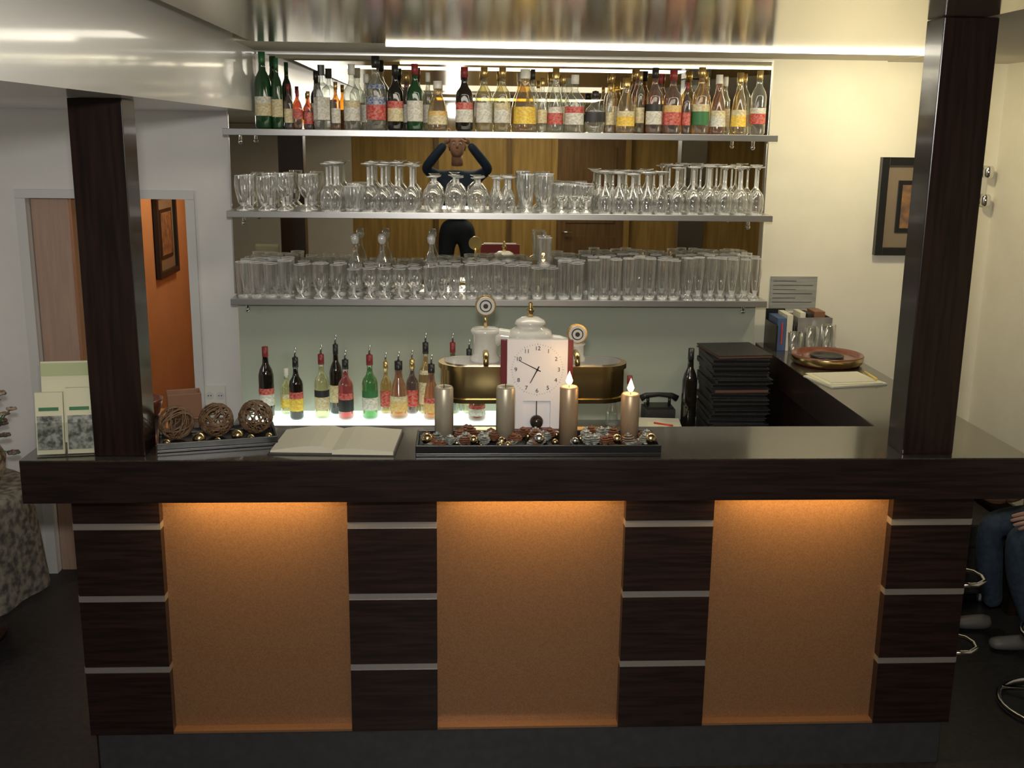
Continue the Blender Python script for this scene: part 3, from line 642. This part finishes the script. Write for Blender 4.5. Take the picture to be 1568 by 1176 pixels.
def empty(name):
    e=bpy.data.objects.new(name,None); COL.objects.link(e); e.empty_display_size=.1; return e
def shoe(par,heel,toe,k='shoe'):
    h=Vector(heel); t=Vector(toe); v,e,r=chainify([[(tuple(h),(.036,.04)),(tuple(h*.6+t*.4),(.036,.036)),(tuple(h*.25+t*.75),(.042,.028)),(tuple(t),(.03,.022))]])
    skin_obj('shoe',v,e,r,k,par,0,1)
P=empty('seated_person')
hx,hy,hz=2.70,4.06,.53
ch=[[((hx,hy,hz),.14),((hx-.02,hy,hz+.12),.135)],
    [((hx,hy,hz),.14),((hx-.06,hy+.10,hz),.095),((hx-.28,hy+.11,hz+.01),.08),((hx-.46,hy+.12,hz),.062),((hx-.43,hy+.14,hz-.2),.058),((hx-.36,hy+.20,.12),.042)],
    [((hx,hy,hz),.14),((hx-.06,hy-.10,hz),.095),((hx-.26,hy-.08,hz+.01),.08),((hx-.44,hy-.06,hz+.01),.062),((hx-.38,hy-.03,hz-.2),.058),((hx-.29,hy+.0,.12),.042)]]
v,e,r=chainify(ch); skin_obj('trousers',v,e,r,'jeans',P)
ch=[[((hx-.02,hy,hz+.08),.14),((hx-.04,hy,hz+.28),.13),((hx-.08,hy,hz+.46),.13),((hx-.10,hy,hz+.54),.07)],
    [((hx-.08,hy,hz+.46),.13),((hx-.09,hy+.18,hz+.45),.06),((hx-.14,hy+.23,hz+.20),.048),((hx-.34,hy+.16,hz+.12),.036)],
    [((hx-.08,hy,hz+.46),.13),((hx-.09,hy-.18,hz+.45),.06),((hx-.14,hy-.23,hz+.20),.048),((hx-.34,hy-.14,hz+.12),.036)]]
v,e,r=chainify(ch); skin_obj('jacket',v,e,r,'navy',P)
hand_at(P,'hand',(hx-.33,hy+.15,hz+.115),(-1,-.2,-.15),(0,-.6,.8)); hand_at(P,'hand',(hx-.33,hy-.13,hz+.115),(-1,.2,-.15),(0,.6,.8))
head_at(P,(hx-.13,hy,hz+.76),(-1,0,-.1))
shoe(P,(hx-.35,hy+.20,.045),(hx-.53,hy+.22,.03)); shoe(P,(hx-.28,hy+.0,.045),(hx-.46,hy+.02,.03))
b=B(); b.box(hx-.22,hx+.22,hy-.22,hy+.22,.36,.40,'leather'); b.box(hx+.19,hx+.23,hy-.22,hy+.22,.50,.88,'leather')
for dx in (-.2,.2):
    for dy in (-.2,.2): b.tube([(hx+dx,hy+dy,0),(hx+dx,hy+dy,.36 if dx<0 else .86)],.014,'black')
b.done('side_chair',.006)
P=empty('photographer'); S=.28
b=B(); b.box(-.3,.3,-.62,-.2,S-.03,S,'boxwood')
for dx in (-.27,.27):
    for dy in (-.59,-.23): b.box(dx-.02,dx+.02,dy-.02,dy+.02,0,S-.03,'boxwood')
b.done('step_stool',.003)
bx,by=0.0,-.40
ch=[[((bx,by,S+.95),.14),((bx,by,S+1.05),.14)]]+[[((bx,by,S+.95),.14),((bx+s*.10,by,S+.86),.095),((bx+s*.11,by+.01,S+.48),.062),((bx+s*.11,by,S+.28),.055),((bx+s*.11,by-.01,S+.1),.045)] for s in(-1,1)]
v,e,r=chainify(ch); skin_obj('trousers',v,e,r,'navy',P)
ch=[[((bx,by,S+1.0),.145),((bx,by,S+1.2),.145),((bx,by,S+1.40),.15),((bx,by,S+1.48),.07)]]+[[((bx,by,S+1.40),.15),((bx+s*.19,by,S+1.42),.065),((bx+s*.30,by+.10,S+1.50),.052),((bx+s*.11,by+.22,S+1.73),.04)] for s in(-1,1)]
v,e,r=chainify(ch); skin_obj('shirt',v,e,r,'blue',P)
head_at(P,(0,by+.02,S+1.72),(0,1,0))
for s in (-1,1): hand_at(P,'hand',(s*.10,by+.23,S+1.74),(-s*.35,.5,.75),(0,.3,-1)); shoe(P,(s*.11,by-.02,S+.045),(s*.14,by+.18,S+.03),'black')

# ---------------------------------------------------------------- lights
def area(name,loc,target,sx,sy,p,col,spread=None):
    l=bpy.data.lights.new(name,'AREA'); l.shape='RECTANGLE'; l.size=sx; l.size_y=sy; l.energy=p; l.color=col
    if spread: l.spread=math.radians(spread)
    o=bpy.data.objects.new(name,l); COL.objects.link(o); o.location=loc
    o.rotation_euler=(Vector(target)-Vector(loc)).to_track_quat('-Z','Y').to_euler(); return o
def point(name,loc,p,col,r=.05):
    l=bpy.data.lights.new(name,'POINT'); l.energy=p; l.color=col; l.shadow_soft_size=r
    o=bpy.data.objects.new(name,l); COL.objects.link(o); o.location=loc; return o
area('camera_flash_light',(-.02,.02,2.30),(.2,5,1.85),.11,.08,44,(1,.975,.94))
for x0,x1 in [(-.932,-.347),(-.064,.541),(.827,1.414)]:
    area('undercounter_light',((x0+x1)/2,3.205,1.01),((x0+x1)/2,3.28,.80),x1-x0-.10,.03,2.7,(1,.62,.22))
area('ceiling_downlight',(.4,1.6,2.43),(.4,1.6,0),1.6,1.0,6,(1,.88,.70))  # added broad fill before the bar, no lamp fitting there
area('ceiling_downlight',(.3,4.1,2.43),(.3,4.1,0),1.8,.3,9,(1,.91,.75))  # added fill above the aisle behind the bar
area('ceiling_downlight',(.6,-1.0,2.43),(.6,-1.0,0),1.6,.8,22,(1,.88,.66))  # added fill to lighten the front wall reflected in the mirror
area('ceiling_downlight',(-2.2,3.2,2.18),(-2.2,4.4,.8),.8,.8,10,(1,.96,.9))  # added fill for the left side, below the bulkhead
area('wall_wash_light',(1.85,4.35,2.42),(1.75,5.0,1.8),.12,.12,8,(1,.87,.56))
point('corridor_light',(-1.2,6.4,2.15),17,(1,.76,.48),.1)
point('candle_light',(.347,3.235,1.39),.25,(1,.55,.2),.01); point('candle_light',(.539,3.235,1.37),.25,(1,.55,.2),.01)
w=bpy.data.worlds.new('World'); SC.world=w; w.use_nodes=True; w.node_tree.nodes['Background'].inputs[0].default_value=(.9,.85,.75,1); w.node_tree.nodes['Background'].inputs[1].default_value=.05
SC.view_settings.view_transform='Standard'

# ---------------------------------------------------------------- camera
cam=bpy.data.cameras.new('camera'); co=bpy.data.objects.new('camera',cam); COL.objects.link(co)
cam.sensor_width=36; cam.lens=37.88; cam.clip_start=.02
a=math.radians(3.0); p=math.radians(13.05); ro=.0125
F=Vector((math.sin(a)*math.cos(p),math.cos(a)*math.cos(p),-math.sin(p))); R0=Vector((math.cos(a),-math.sin(a),0)); U0=Vector((math.sin(a)*math.sin(p),math.cos(a)*math.sin(p),math.cos(p)))
R=R0*math.cos(ro)+U0*math.sin(ro); U=U0*math.cos(ro)-R0*math.sin(ro)
co.matrix_world=Matrix(((R.x,U.x,-F.x,0),(R.y,U.y,-F.y,0),(R.z,U.z,-F.z,2.1),(0,0,0,1)))
SC.camera=co
